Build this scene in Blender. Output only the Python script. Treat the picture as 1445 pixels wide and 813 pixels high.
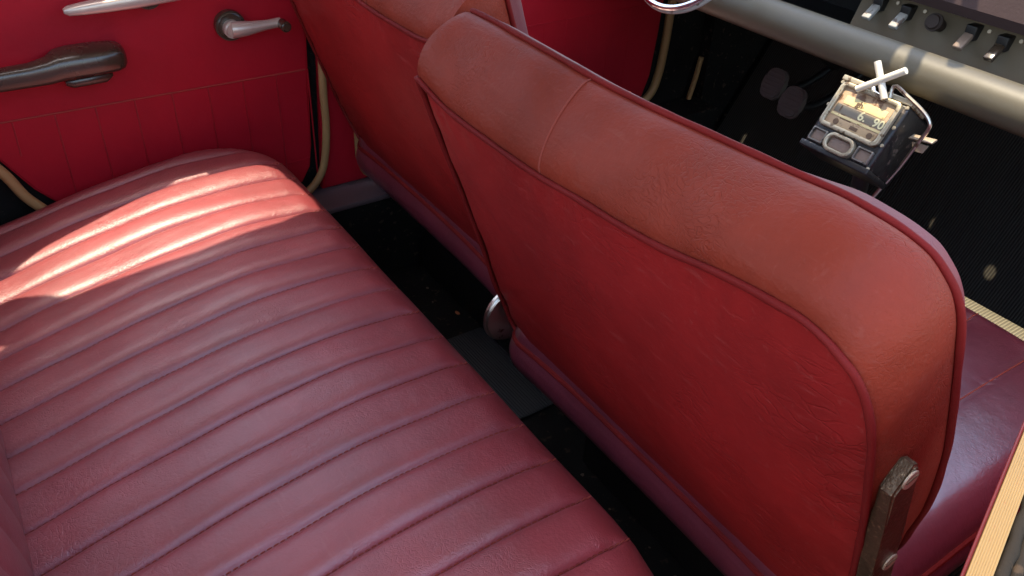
import bpy, bmesh, math, random
from mathutils import Vector, Matrix
random.seed(7)
for o in list(bpy.data.objects): bpy.data.objects.remove(o)
S = bpy.context.scene
COL = S.collection
PI = math.pi

# ------------------------------------------------------------------ camera, sky, sun, exposure
cam = bpy.data.objects.new('camera', bpy.data.cameras.new('camera'))
COL.objects.link(cam)
CX = Vector((0.83213, -0.55341, 0.03603)); CYd = Vector((-0.29673, -0.49918, -0.81410)); CZ = Vector((0.46852, 0.66675, -0.57960))
M4 = Matrix.Identity(4)
for i in range(3):
    M4[i][0] = CX[i]; M4[i][1] = -CYd[i]; M4[i][2] = -CZ[i]; M4[i][3] = (0, 0, 1.05)[i]
cam.matrix_world = M4
cam.data.sensor_width = 36; cam.data.lens = 1170 / 1445 * 36
cam.data.clip_start = 0.02; cam.data.clip_end = 500
S.camera = cam

SUN = Vector((-0.15, 0.21, 1.0)).normalized()
elev = math.asin(SUN.z)
W = bpy.data.worlds.new('World'); S.world = W; W.use_nodes = True
nt = W.node_tree
sky = nt.nodes.new('ShaderNodeTexSky'); sky.sky_type = 'NISHITA'; sky.sun_disc = False
sky.sun_elevation = elev; sky.sun_rotation = math.atan2(SUN.x, SUN.y)
sky.air_density = 1.6; sky.dust_density = 2.0
nt.links.new(sky.outputs[0], nt.nodes['Background'].inputs[0])
nt.nodes['Background'].inputs[1].default_value = 0.15
sl = bpy.data.lights.new('sun', 'SUN'); sl.energy = 2.0; sl.angle = math.radians(0.5); sl.color = (1.0, 0.86, 0.63)
so = bpy.data.objects.new('sun', sl); COL.objects.link(so)
so.rotation_euler = SUN.to_track_quat('Z', 'Y').to_euler(); so.location = (0, 0, 5)
S.view_settings.view_transform = 'Standard'; S.view_settings.look = 'None'
S.view_settings.exposure = 1.9; S.view_settings.gamma = 1

# ------------------------------------------------------------------ helpers
def link(o, parent=None):
    COL.objects.link(o)
    if parent is not None: o.parent = parent
    return o
def wloc(o):
    v = Vector((0, 0, 0))
    while o is not None: v += o.location; o = o.parent
    return v
def thing(name, label, cat, loc, group=None):
    o = bpy.data.objects.new(name, None); o.location = loc; o.empty_display_size = 0.05
    COL.objects.link(o); o['label'] = label; o['category'] = cat
    if group: o['group'] = group
    return o
def tag(o, label, cat, group=None):
    o['label'] = label; o['category'] = cat
    if group: o['group'] = group
    return o
class MB:
    """collects world-space geometry for one mesh object"""
    def __init__(s): s.v = []; s.f = []
    def add(s, vs, fs):
        b = len(s.v); s.v += [tuple(v) for v in vs]; s.f += [tuple(i + b for i in f) for f in fs]
    def grid(s, rows, close_u=False, close_v=False):
        b = len(s.v); n = len(rows); m = len(rows[0])
        for r in rows: s.v += [tuple(p) for p in r]
        for i in range(n if close_u else n - 1):
            for j in range(m if close_v else m - 1):
                a = b + i * m + j; c = b + ((i + 1) % n) * m + j
                d = b + ((i + 1) % n) * m + (j + 1) % m; e = b + i * m + (j + 1) % m
                s.f.append((a, e, d, c))
    def tube(s, pts, r, n=10, closed=False, caps=True):
        pts = [Vector(p) for p in pts]; N = len(pts); rs = r if isinstance(r, (list, tuple)) else [r] * N
        rows = []; up = None
        for i, p in enumerate(pts):
            t = (pts[(i + 1) % N] - pts[i - 1]) if closed or 0 < i < N - 1 else (pts[1] - pts[0] if i == 0 else pts[-1] - pts[-2])
            t.normalize()
            if up is None:
                up = Vector((0, 0, 1)) if abs(t.z) < 0.9 else Vector((1, 0, 0))
            a = (up - t * up.dot(t)).normalized(); up = a; c = t.cross(a)
            rows.append([p + (a * math.cos(2 * PI * k / n) + c * math.sin(2 * PI * k / n)) * rs[i] for k in range(n)])
        b = len(s.v); s.grid(rows, close_u=closed, close_v=True)
        if caps and not closed:
            s.f.append(tuple(b + k for k in range(n))); s.f.append(tuple(b + (N - 1) * n + k for k in reversed(range(n))))
    def frame_box(s, o, ax, ay, az, bev=0.0):
        """box from origin corner o with edge vectors, edges bevelled"""
        o, ax, ay, az = Vector(o), Vector(ax), Vector(ay), Vector(az)
        bm = bmesh.new(); bmesh.ops.create_cube(bm, size=1)
        L = (ax.length, ay.length, az.length)
        for v in bm.verts: v.co = Vector(((v.co.x + .5) * L[0], (v.co.y + .5) * L[1], (v.co.z + .5) * L[2]))
        if bev: bmesh.ops.bevel(bm, geom=bm.edges[:], offset=bev, segments=3, affect='EDGES', profile=.5)
        s.bm(bm, Matrix(((ax.x / L[0], ay.x / L[1], az.x / L[2], o.x), (ax.y / L[0], ay.y / L[1], az.y / L[2], o.y), (ax.z / L[0], ay.z / L[1], az.z / L[2], o.z), (0, 0, 0, 1))))
    def box(s, a, b, bev=0.0):
        s.frame_box(a, (b[0] - a[0], 0, 0), (0, b[1] - a[1], 0), (0, 0, b[2] - a[2]), bev)
    def bm(s, bm, mat=Matrix.Identity(4)):
        bm.verts.index_update()
        s.add([mat @ v.co for v in bm.verts], [[v.index for v in f.verts] for f in bm.faces]); bm.free()
    def cyl(s, c, axis, r, h, n=28, r2=None, bev=0.0):
        c = Vector(c); q = Vector(axis).to_track_quat('Z', 'Y').to_matrix().to_4x4()
        bm = bmesh.new(); bmesh.ops.create_cone(bm, cap_ends=True, segments=n, radius1=r, radius2=r if r2 is None else r2, depth=h)
        if bev: bmesh.ops.bevel(bm, geom=[e for e in bm.edges if any(len(f.verts) > 4 for f in e.link_faces)], offset=bev, segments=3, affect='EDGES')
        s.bm(bm, Matrix.Translation(c) @ q)
    def prism(s, poly, fn, d0, d1, bev=0.0):
        """polygon of 2D points, fn(p, d) -> world point"""
        bm = bmesh.new()
        vs = [bm.verts.new((p[0], p[1], 0)) for p in poly]; f = bm.faces.new(vs)
        r = bmesh.ops.extrude_face_region(bm, geom=[f])
        for g in r['geom']:
            if isinstance(g, bmesh.types.BMVert): g.co.z = 1.0
        H = abs(d1 - d0)
        for v in bm.verts: v.co.z *= H
        if bev: bmesh.ops.bevel(bm, geom=[e for e in bm.edges if abs(e.verts[0].co.z - e.verts[1].co.z) < 1e-6], offset=bev, segments=3, affect='EDGES')
        bm.verts.index_update()
        sg = 1 if d1 > d0 else -1
        s.add([fn((v.co.x, v.co.y), d0 + sg * v.co.z) for v in bm.verts], [[v.index for v in f.verts] for f in bm.faces]); bm.free()
    def build(s, name, mat, parent=None, smooth=True, angle=40, label=None):
        off = wloc(parent) if parent is not None else Vector((0, 0, 0))
        me = bpy.data.meshes.new(name)
        me.from_pydata([(v[0] - off.x, v[1] - off.y, v[2] - off.z) for v in s.v], [], s.f)
        bm = bmesh.new(); bm.from_mesh(me); bmesh.ops.recalc_face_normals(bm, faces=bm.faces[:])
        if smooth:
            ca = math.radians(angle)
            for f in bm.faces: f.smooth = True
            for e in bm.edges:
                if len(e.link_faces) == 2 and e.calc_face_angle(0) > ca: e.smooth = False
        bm.to_mesh(me); bm.free()
        me.materials.append(mat)
        o = bpy.data.objects.new(name, me); link(o, parent)
        if label: o['label'] = label
        return o
def rebase(o):
    """top-level single mesh: put the origin at its own base"""
    vs = [v.co.copy() for v in o.data.vertices]
    c = Vector((sum(v.x for v in vs) / len(vs), sum(v.y for v in vs) / len(vs), min(v.z for v in vs)))
    o.data.transform(Matrix.Translation(-c)); o.location = c
    return o
def spline(pts, n, closed=False):
    """Catmull-Rom, resampled to n points of even spacing"""
    P = [Vector(p) for p in pts]; N = len(P); out = []
    segs = N if closed else N - 1
    for i in range(segs):
        g = lambda k: P[k % N] if closed else P[max(0, min(N - 1, k))]
        p0, p1, p2, p3 = g(i - 1), g(i), g(i + 1), g(i + 2)
        for k in range(14):
            t = k / 14
            out.append(.5 * ((2 * p1) + (p2 - p0) * t + (2 * p0 - 5 * p1 + 4 * p2 - p3) * t * t + (3 * p1 - p0 - 3 * p2 + p3) * t ** 3))
    out.append(P[0].copy() if closed else P[-1].copy())
    L = [0]
    for a, b in zip(out, out[1:]): L.append(L[-1] + (b - a).length)
    res = []; j = 0; cnt = n if not closed else n + 1
    for i in range(cnt):
        d = L[-1] * i / (cnt - 1)
        while j < len(L) - 2 and L[j + 1] < d: j += 1
        res.append(out[j].lerp(out[j + 1], (d - L[j]) / max(1e-9, L[j + 1] - L[j])))
    return res[:n]
def interp(x, xs, ys):
    if x <= xs[0]: return ys[0]
    for i in range(len(xs) - 1):
        if x <= xs[i + 1]:
            t = (x - xs[i]) / (xs[i + 1] - xs[i])
            return ys[i] + (ys[i + 1] - ys[i]) * t
    return ys[-1]
def smooth01(t): t = max(0, min(1, t)); return t * t * (3 - 2 * t)

# ------------------------------------------------------------------ materials
def newmat(name):
    m = bpy.data.materials.new(name); m.use_nodes = True
    return m, m.node_tree, m.node_tree.nodes['Principled BSDF']
def N(nt, t, **k):
    n = nt.nodes.new(t)
    for a, b in k.items(): setattr(n, a, b)
    return n
def leather(name, base, rough=.42, grain=.35, crease=.5, spec=.5, var=.25, coat=0.0, sheen=0.0, coat_rough=.3, coat_ior=1.5, wear=0.0, stretch=(1, 1, 1), cscale=38):
    m, nt, b = newmat(name); L = nt.links.new
    tc = N(nt, 'ShaderNodeTexCoord')
    # broad tone variation
    n1 = N(nt, 'ShaderNodeTexNoise'); n1.inputs['Scale'].default_value = 5; n1.inputs['Detail'].default_value = 6; n1.inputs['Roughness'].default_value = .65
    L(tc.outputs['Object'], n1.inputs['Vector'])
    mix = N(nt, 'ShaderNodeMix', data_type='RGBA')
    mix.inputs[6].default_value = (*[c * (1 - var) for c in base], 1); mix.inputs[7].default_value = (*[min(1, c * (1 + var)) for c in base], 1)
    rp = N(nt, 'ShaderNodeMapRange'); rp.inputs[1].default_value = .3; rp.inputs[2].default_value = .7
    L(n1.outputs[0], rp.inputs[0]); L(rp.outputs[0], mix.inputs[0])
    # wrinkle creases : warped voronoi edges, present in patches
    mp = N(nt, 'ShaderNodeMapping'); mp.inputs['Scale'].default_value = stretch
    L(tc.outputs['Object'], mp.inputs['Vector'])
    nw = N(nt, 'ShaderNodeTexNoise'); nw.inputs['Scale'].default_value = 22; nw.inputs['Detail'].default_value = 3
    L(mp.outputs[0], nw.inputs['Vector'])
    vm = N(nt, 'ShaderNodeVectorMath', operation='MULTIPLY_ADD'); vm.inputs[1].default_value = (.06, .06, .06)
    L(nw.outputs['Color'], vm.inputs[0]); L(mp.outputs[0], vm.inputs[2])
    vo = N(nt, 'ShaderNodeTexVoronoi', feature='DISTANCE_TO_EDGE'); vo.inputs['Scale'].default_value = cscale
    L(vm.outputs[0], vo.inputs['Vector'])
    r2 = N(nt, 'ShaderNodeMapRange', interpolation_type='SMOOTHSTEP'); r2.inputs[1].default_value = 0; r2.inputs[2].default_value = .10
    L(vo.outputs[0], r2.inputs[0])
    nm = N(nt, 'ShaderNodeTexNoise'); nm.inputs['Scale'].default_value = 9; nm.inputs['Detail'].default_value = 2
    L(tc.outputs['Object'], nm.inputs['Vector'])
    r3 = N(nt, 'ShaderNodeMapRange', interpolation_type='SMOOTHSTEP'); r3.inputs[1].default_value = .45; r3.inputs[2].default_value = .68
    L(nm.outputs[0], r3.inputs[0])
    cm = N(nt, 'ShaderNodeMath', operation='MULTIPLY'); inv = N(nt, 'ShaderNodeMath', operation='SUBTRACT'); inv.inputs[0].default_value = 1
    L(r2.outputs[0], inv.inputs[1]); L(inv.outputs[0], cm.inputs[0]); L(r3.outputs[0], cm.inputs[1])
    neg = N(nt, 'ShaderNodeMath', operation='MULTIPLY'); neg.inputs[1].default_value = -1; L(cm.outputs[0], neg.inputs[0])
    b1 = N(nt, 'ShaderNodeBump'); b1.inputs['Strength'].default_value = crease; b1.inputs['Distance'].default_value = .0012
    L(neg.outputs[0], b1.inputs['Height'])
    # fine pebble grain
    gn = N(nt, 'ShaderNodeTexNoise'); gn.inputs['Scale'].default_value = 260; gn.inputs['Detail'].default_value = 3; gn.inputs['Roughness'].default_value = .6
    L(mp.outputs[0], gn.inputs['Vector'])
    b2 = N(nt, 'ShaderNodeBump'); b2.inputs['Strength'].default_value = grain; b2.inputs['Distance'].default_value = .0012
    L(gn.outputs[0], b2.inputs['Height']); L(b1.outputs[0], b2.inputs['Normal'])
    # soft dents
    dn = N(nt, 'ShaderNodeTexNoise'); dn.inputs['Scale'].default_value = 30; dn.inputs['Detail'].default_value = 2
    L(mp.outputs[0], dn.inputs['Vector'])
    b3 = N(nt, 'ShaderNodeBump'); b3.inputs['Strength'].default_value = .35; b3.inputs['Distance'].default_value = .003
    L(dn.outputs[0], b3.inputs['Height']); L(b2.outputs[0], b3.inputs['Normal'])
    L(b3.outputs[0], b.inputs['Normal']); L(b3.outputs[0], b.inputs['Coat Normal'])
    col = mix.outputs[2]
    if wear:      # hairline scuffs in two directions, rubbed paler
        acc = None
        for rot, sc in (((.3, .2, .6), (24, 210, 150)), ((-.5, .4, -.4), (190, 20, 160))):
            m2 = N(nt, 'ShaderNodeMapping'); m2.inputs['Rotation'].default_value = rot; m2.inputs['Scale'].default_value = sc
            L(tc.outputs['Object'], m2.inputs['Vector'])
            sn = N(nt, 'ShaderNodeTexNoise'); sn.inputs['Scale'].default_value = 1.0; sn.inputs['Detail'].default_value = 4
            L(m2.outputs[0], sn.inputs['Vector'])
            sr = N(nt, 'ShaderNodeMapRange', interpolation_type='SMOOTHSTEP'); sr.inputs[1].default_value = .60; sr.inputs[2].default_value = .74
            L(sn.outputs[0], sr.inputs[0])
            if acc is None: acc = sr.outputs[0]
            else:
                mxx = N(nt, 'ShaderNodeMath', operation='MAXIMUM'); L(acc, mxx.inputs[0]); L(sr.outputs[0], mxx.inputs[1]); acc = mxx.outputs[0]
        k1 = N(nt, 'ShaderNodeMath', operation='MULTIPLY'); k1.inputs[1].default_value = wear; L(acc, k1.inputs[0])
        wm = N(nt, 'ShaderNodeMix', data_type='RGBA'); wm.inputs[7].default_value = (base[0] * 1.15 + .05, base[1] + .06, base[2] + .05, 1)
        L(k1.outputs[0], wm.inputs[0]); L(col, wm.inputs[6]); col = wm.outputs[2]
    L(col, b.inputs['Base Color'])
    rr = N(nt, 'ShaderNodeMapRange'); rr.inputs[3].default_value = rough - .06; rr.inputs[4].default_value = rough + .08
    L(dn.outputs[0], rr.inputs[0]); L(rr.outputs[0], b.inputs['Roughness'])
    b.inputs['Specular IOR Level'].default_value = spec
    if coat: b.inputs['Coat Weight'].default_value = coat; b.inputs['Coat Roughness'].default_value = coat_rough; b.inputs['Coat IOR'].default_value = coat_ior
    if sheen: b.inputs['Sheen Weight'].default_value = sheen; b.inputs['Sheen Roughness'].default_value = .5; b.inputs['Sheen Tint'].default_value = (1, .85, .85, 1)
    return m
def plain(name, base, rough=.5, metal=0.0, spec=.5, bump=.2, bscale=120, var=.2, vscale=12, spots=None):
    m, nt, b = newmat(name); L = nt.links.new
    tc = N(nt, 'ShaderNodeTexCoord')
    n1 = N(nt, 'ShaderNodeTexNoise'); n1.inputs['Scale'].default_value = vscale; n1.inputs['Detail'].default_value = 6
    L(tc.outputs['Object'], n1.inputs['Vector'])
    mix = N(nt, 'ShaderNodeMix', data_type='RGBA')
    mix.inputs[6].default_value = (*[c * (1 - var) for c in base], 1); mix.inputs[7].default_value = (*[min(1, c * (1 + var)) for c in base], 1)
    L(n1.outputs[0], mix.inputs[0]); out = mix.outputs[2]
    if spots:
        n3 = N(nt, 'ShaderNodeTexNoise'); n3.inputs['Scale'].default_value = spots[1]; n3.inputs['Detail'].default_value = 5
        L(tc.outputs['Object'], n3.inputs['Vector'])
        r = N(nt, 'ShaderNodeMapRange'); r.inputs[1].default_value = spots[2]; r.inputs[2].default_value = spots[2] + .06
        L(n3.outputs[0], r.inputs[0])
        m2 = N(nt, 'ShaderNodeMix', data_type='RGBA'); m2.inputs[7].default_value = (*spots[0], 1)
        L(r.outputs[0], m2.inputs[0]); L(out, m2.inputs[6]); out = m2.outputs[2]
    L(out, b.inputs['Base Color'])
    n2 = N(nt, 'ShaderNodeTexNoise'); n2.inputs['Scale'].default_value = bscale; n2.inputs['Detail'].default_value = 4
    L(tc.outputs['Object'], n2.inputs['Vector'])
    bp = N(nt, 'ShaderNodeBump'); bp.inputs['Strength'].default_value = bump; bp.inputs['Distance'].default_value = .001
    L(n2.outputs[0], bp.inputs['Height']); L(bp.outputs[0], b.inputs['Normal'])
    rr = N(nt, 'ShaderNodeMapRange'); rr.inputs[3].default_value = max(.02, rough - .1); rr.inputs[4].default_value = min(1, rough + .1)
    L(n1.outputs[0], rr.inputs[0]); L(rr.outputs[0], b.inputs['Roughness'])
    b.inputs['Metallic'].default_value = metal; b.inputs['Specular IOR Level'].default_value = spec
    return m
def ribbed(name, base, pitch, axis='Y', rough=.5, bump=1.0, dark=.4, spec=.5):
    """fine parallel ribs moulded into rubber: base colour darkened in the grooves"""
    m, nt, b = newmat(name); L = nt.links.new
    tc = N(nt, 'ShaderNodeTexCoord')
    w = N(nt, 'ShaderNodeTexWave', wave_type='BANDS', bands_direction=axis, wave_profile='SIN')
    w.inputs['Scale'].default_value = 1 / pitch * .314; w.inputs['Distortion'].default_value = 0
    L(tc.outputs['Object'], w.inputs['Vector'])
    n1 = N(nt, 'ShaderNodeTexNoise'); n1.inputs['Scale'].default_value = 9; n1.inputs['Detail'].default_value = 7
    L(tc.outputs['Object'], n1.inputs['Vector'])
    mix = N(nt, 'ShaderNodeMix', data_type='RGBA')
    mix.inputs[6].default_value = (*[c * .75 for c in base], 1); mix.inputs[7].default_value = (*[c * 1.25 for c in base], 1)
    L(n1.outputs[0], mix.inputs[0])
    mx2 = N(nt, 'ShaderNodeMix', data_type='RGBA'); mx2.inputs[6].default_value = (*[c * dark for c in base], 1)
    L(w.outputs['Fac'], mx2.inputs[0]); L(mix.outputs[2], mx2.inputs[7])
    L(mx2.outputs[2], b.inputs['Base Color'])
    bp = N(nt, 'ShaderNodeBump'); bp.inputs['Strength'].default_value = bump; bp.inputs['Distance'].default_value = .0015
    L(w.outputs['Fac'], bp.inputs['Height']); L(bp.outputs[0], b.inputs['Normal'])
    b.inputs['Roughness'].default_value = rough; b.inputs['Specular IOR Level'].default_value = spec
    return m
RED = (.30, .016, .022)
M = {}
M['bench'] = leather('bench_vinyl', (.29, .036, .043), rough=.58, grain=.42, crease=.28, spec=.22, coat=1.0, cscale=165, coat_rough=.48, coat_ior=1.95, wear=.25)
M['seat_panel'] = leather('seat_panel_vinyl', (.245, .011, .010), rough=.54, grain=.36, crease=.50, spec=.22, wear=.22, stretch=(1, .45, 1), cscale=75)
M['seat_roll'] = leather('seat_roll_vinyl', (.20, .024, .011), rough=.54, grain=.60, crease=.50, spec=.22, cscale=210, stretch=(1, .6, 1), wear=.15)
M['piping'] = leather('piping_vinyl', (.15, .010, .009), rough=.6, grain=.4, crease=.1, spec=.12)
M['cushion'] = leather('cushion_vinyl', (.135, .018, .030), rough=.45, grain=.22, crease=.16, spec=.6, coat=1.0, cscale=130, coat_ior=1.8)
M['front_vinyl'] = leather('front_face_vinyl', (.17, .03, .035), rough=.55, grain=.3, crease=.2, spec=.5, cscale=130)
M['door'] = leather('door_vinyl', (.40, .004, .016), rough=.55, grain=.18, crease=.06, spec=.3, var=.12)
M['door_rib'] = leather('door_rib_vinyl', (.34, .008, .016), rough=.4, grain=.18, crease=.06, spec=.5, var=.12)
M['thread'] = plain('thread', (.24, .035, .02), .8, bump=.3)
M['thread_red'] = plain('bright_thread', (.34, .025, .018), .7)
M['black'] = plain('black_paint', (.010, .009, .009), .45, bump=.2)
M['carpet'] = plain('black_carpet', (.013, .012, .011), .95, bump=1.0, bscale=420, spec=.1, var=.6, spots=((.05, .036, .026), 75, .62))
M['mat'] = ribbed('ribbed_black_rubber', (.055, .049, .040), .006, 'Y', .85, .8, .35, .2)
M['greymat'] = ribbed('ribbed_grey_rubber', (.030, .032, .036), .0055, 'X', .6, .6, .6)
M['cream'] = plain('cream_seal_rubber', (.40, .23, .09), .5, bump=.25, bscale=90, var=.15)
M['creamrib'] = ribbed('ribbed_cream_trim', (.52, .36, .15), .0052, 'X', .55, .9, .6)
M['beigerib'] = ribbed('ribbed_sunlit_beige', (.24, .215, .145), .0048, 'Y', .6, .9, .5)
M['rubber'] = plain('dark_rubber', (.018, .013, .009), .8, spec=.2, bump=.5, spots=((.05, .032, .02), 60, .62))
M['chrome'] = plain('chrome', (.80, .78, .74), .16, metal=1, bump=.08, var=.08)
M['worn_chrome'] = plain('worn_chrome', (.62, .56, .48), .30, metal=1, bump=.3, var=.25, spots=((.20, .13, .08), 60, .66))
M['satin'] = plain('satin_metal', (.60, .50, .43), .36, metal=.55, bump=.2, var=.15)
M['bakelite'] = plain('brown_bakelite', (.050, .032, .020), .27, bump=.12, var=.3, spec=.9)
M['bracket'] = plain('rubbed_black_steel', (.120, .074, .042), .34, metal=.6, bump=.8, bscale=240, spots=((.24, .16, .09), 260, .60), var=.5, vscale=40)
M['screw'] = plain('brass_screw', (.50, .40, .29), .45, metal=.5, bump=.4, bscale=200)
M['tube'] = plain('grey_green_rail', (.085, .070, .042), .50, bump=.12, var=.15, spec=.6)
M['panel'] = plain('brown_switch_panel', (.14, .105, .068), .60, spec=.25, bump=.3, var=.15)
M['pad'] = plain('dash_pad', (.045, .028, .028), .75, spec=.2, bump=.5, bscale=200)
M['ivory'] = plain('worn_ivory_plastic', (.34, .32, .29), .5, bump=.3, spots=((.14, .10, .08), 90, .56))
M['headliner'] = plain('headliner', (.66, .58, .46), .8)
M['bodypaint'] = plain('body_paint', (.30, .02, .02), .4)
M['meter_case'] = plain('meter_case', (.028, .026, .025), .40, metal=.4, bump=.5, bscale=180, spots=((.16, .13, .11), 80, .64))
M['meter_trim'] = plain('meter_trim', (.44, .37, .25), .40, metal=.5, bump=.6, bscale=160, spots=((.14, .09, .05), 90, .58))
M['meter_dark_trim'] = plain('meter_dark_trim', (.22, .20, .17), .38, metal=.6, bump=.6, bscale=160, spots=((.06, .05, .04), 90, .58))
M['flag'] = plain('flag_metal', (.78, .72, .58), .40, metal=.15, bump=.2, var=.1)
M['meter_face'] = plain('meter_face', (.50, .34, .20), .5, bump=.2, spots=((.16, .08, .04), 50, .55))
M['meter_yellow'] = plain('meter_yellow', (.74, .60, .28), .5, bump=.2, spots=((.35, .2, .06), 90, .62))
M['meter_grey'] = plain('meter_grey', (.20, .17, .12), .5)
M['meter_ink'] = plain('meter_ink', (.14, .08, .04), .6)
M['meter_digit'] = plain('meter_digit', (.85, .75, .42), .5)
M['meter_brown'] = plain('meter_brown', (.22, .15, .11), .45, bump=.5)
M['asphalt'] = plain('asphalt', (.27, .25, .22), .9, bump=.8, bscale=60)
M['grit'] = plain('grit', (.12, .085, .06), .9)
M['crumb'] = plain('crumb', (.45, .14, .05), .8)

# ------------------------------------------------------------------ setting : ground outside and the car body
g = MB(); g.add([(-60, -60, -.28), (60, -60, -.28), (60, 60, -.28), (-60, 60, -.28)], [(0, 1, 2, 3)])
go = g.build('ground', M['asphalt'], smooth=False); go['kind'] = 'structure'

body = thing('car_body', 'dark car floor and frame around the red seats, with cream rubber door seals', 'car body', (.6, .75, -.02))
f = MB(); f.box((-.75, .02, -.04), (1.62, 1.50, 0.0)); f.build('floor_pan', M['carpet'], body, smooth=False)
t = MB(); t.prism([(1.62, -.03), (1.95, .45), (1.98, .86), (2.02, .86), (1.99, .44), (1.66, -.05)], lambda p, d: (p[0], d, p[1]), .02, 1.56)
t.build('toe_board', M['carpet'], body)
# roof and upper frame of the car (above the picture)
Xr = .948
r = MB(); r.box((-.72, .293, 1.42), (Xr, 1.335, 1.45), .008); r.build('roof', M['headliner'], body)
# far side : window frames over the belt line, lying in the plane leaning from (Y1.47,z.8) to (Y1.29,z1.27)
def side(p, d): # p = (X, z)
    return (p[0], 1.455 - (p[1] - .80) * .2186 + d, p[1])
def sidebar(poly, name): 
    q = MB(); q.prism(poly, side, 0, .025, .004); q.build(name, M['bodypaint'], body)
sidebar([(.46, .80), (.575, .80), (.55, 1.42), (.44, 1.42)], 'door_pillar')
sidebar([(-.74, .80), (-.62, .80), (-.56, 1.42), (-.74, 1.42)], 'rear_pillar')
sidebar([(-.36, .80), (-.26, .80), (-.27, 1.42), (-.36, 1.42)], 'door_pillar')
sidebar([(1.62, .80), (1.66, .80), (1.00, 1.42), (.95, 1.42)], 'windscreen_pillar')
b = MB(); b.box((-.74, 1.497, -.2), (2.05, 1.53, .79)); b.build('outer_side_panel', M['carpet'], body, smooth=False)
b = MB(); b.box((-.78, .15, -.04), (-.75, 1.50, .82)); b.build('rear_bulkhead', M['black'], body, smooth=False)
# sill under the far doors
b = MB(); b.box((-.1, 1.40, 0.0), (1.62, 1.495, .188)); b.build('sill', M['carpet'], body, smooth=False)
b = MB(); b.box((-.1, 1.392, .188), (1.0, 1.495, .200), .003); b.build('sill_plate', plain('sill_metal', (.12, .08, .085), .5, bump=.4), body)
b = MB(); b.box((1.62, 1.46, -.03), (2.04, 1.496, .80)); b.build('kick_panel', M['carpet'], body, smooth=False)
# red pillar between far doors
b = MB(); b.prism([(.545, .20), (.675, .20), (.675, .80), (.585, .80)], lambda p, d: (p[0], d, p[1]), 1.475, 1.496, .004)
b.build('pillar_trim', M['door'], body)
# seals
def seal(pts, r, mat, name='door_seal', n=60):
    s = MB(); s.tube(spline(pts, n), r, 10); return s.build(name, mat, body)
seal([(.578, 1.468, .80), (.572, 1.468, .60), (.563, 1.468, .42), (.562, 1.468, .35), (.555, 1.468, .288), (.540, 1.468, .240), (.505, 1.468, .206), (.45, 1.468, .195), (.25, 1.468, .195)], .0078, M['cream'])
seal([(.2, 1.468, .195), (.10, 1.468, .235), (.026, 1.468, .320), (-.004, 1.468, .386), (-.06, 1.468, .47), (-.14, 1.468, .60)], .009, M['cream'])
seal([(1.505, 1.488, .80), (1.500, 1.488, .55), (1.487, 1.488, .45), (1.484, 1.488, .355), (1.474, 1.488, .27), (1.450, 1.488, .22), (1.38, 1.488, .19)], .011, M['cream'])
seal([(1.615, 1.48, .30), (1.606, 1.48, .245), (1.592, 1.48, .185)], .007, M['cream'])
seal([(.640, 1.470, .80), (.632, 1.470, .45), (.628, 1.470, .28), (.630, 1.470, .25), (.645, 1.470, .215), (.70, 1.470, .19)], .008, M['cream'])
# cowl in front of the windscreen, with three small holes added to cast sun spots on the mat
CH = sorted([(1.57, 0.787, 0.011), (1.596, 0.936, 0.012), (1.643, 0.913, 0.005)], key=lambda h: h[1])
q = MB(); y = .08; X0, X1, Z0, Z1 = 1.52, 2.06, .836, .842
for (hx, hy, hr) in CH:
    q.box((X0, y, Z0), (X1, hy - .03, Z1)); y = hy + .03
    q.box((X0, hy - .03, Z0), (hx - .03, hy + .03, Z1)); q.box((hx + .03, hy - .03, Z0), (X1, hy + .03, Z1))
    sq = [];  ci = []
    for k in range(32):
        a = 2 * PI * k / 32; m_ = max(abs(math.cos(a)), abs(math.sin(a)))
        sq.append((hx + .0301 * math.cos(a) / m_, hy + .0301 * math.sin(a) / m_)); ci.append((hx + hr * math.cos(a), hy + hr * 1.1 * math.sin(a)))
    q.grid([[(p[0], p[1], Z) for p in c] for c, Z in ((sq, Z0 - .0003), (ci, Z0 - .0003), (ci, Z1 + .0003), (sq, Z1 + .0003))], close_u=True, close_v=True)
q.box((X0, y, Z0), (X1, 1.50, Z1)); q.build('cowl', M['black'], body, smooth=False)
# unseen near front door, shut below its window, added to darken the footwell
q = MB(); q.box((.60, .060, .02), (1.60, .095, .70), .006); q.build('door_panel', M['door'], body)
# unseen rods added to cast shadow bands on the shelf rail
for p0, p1 in (((1.34, .82, 1.15), (1.028, .792, 1.365)), ((1.40, .83, 1.105), (1.053, .735, 1.35))):
    q = MB(); q.tube([p0, p1], .012, 8); q.build('shadow_rod', M['black'], body)
# unseen board before the roof edge, added to shade the rail's far end
q = MB(); q.box((1.003, .832, 1.386), (1.108, 1.28, 1.400), .005); q.build('shade_board', M['headliner'], body)

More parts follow.
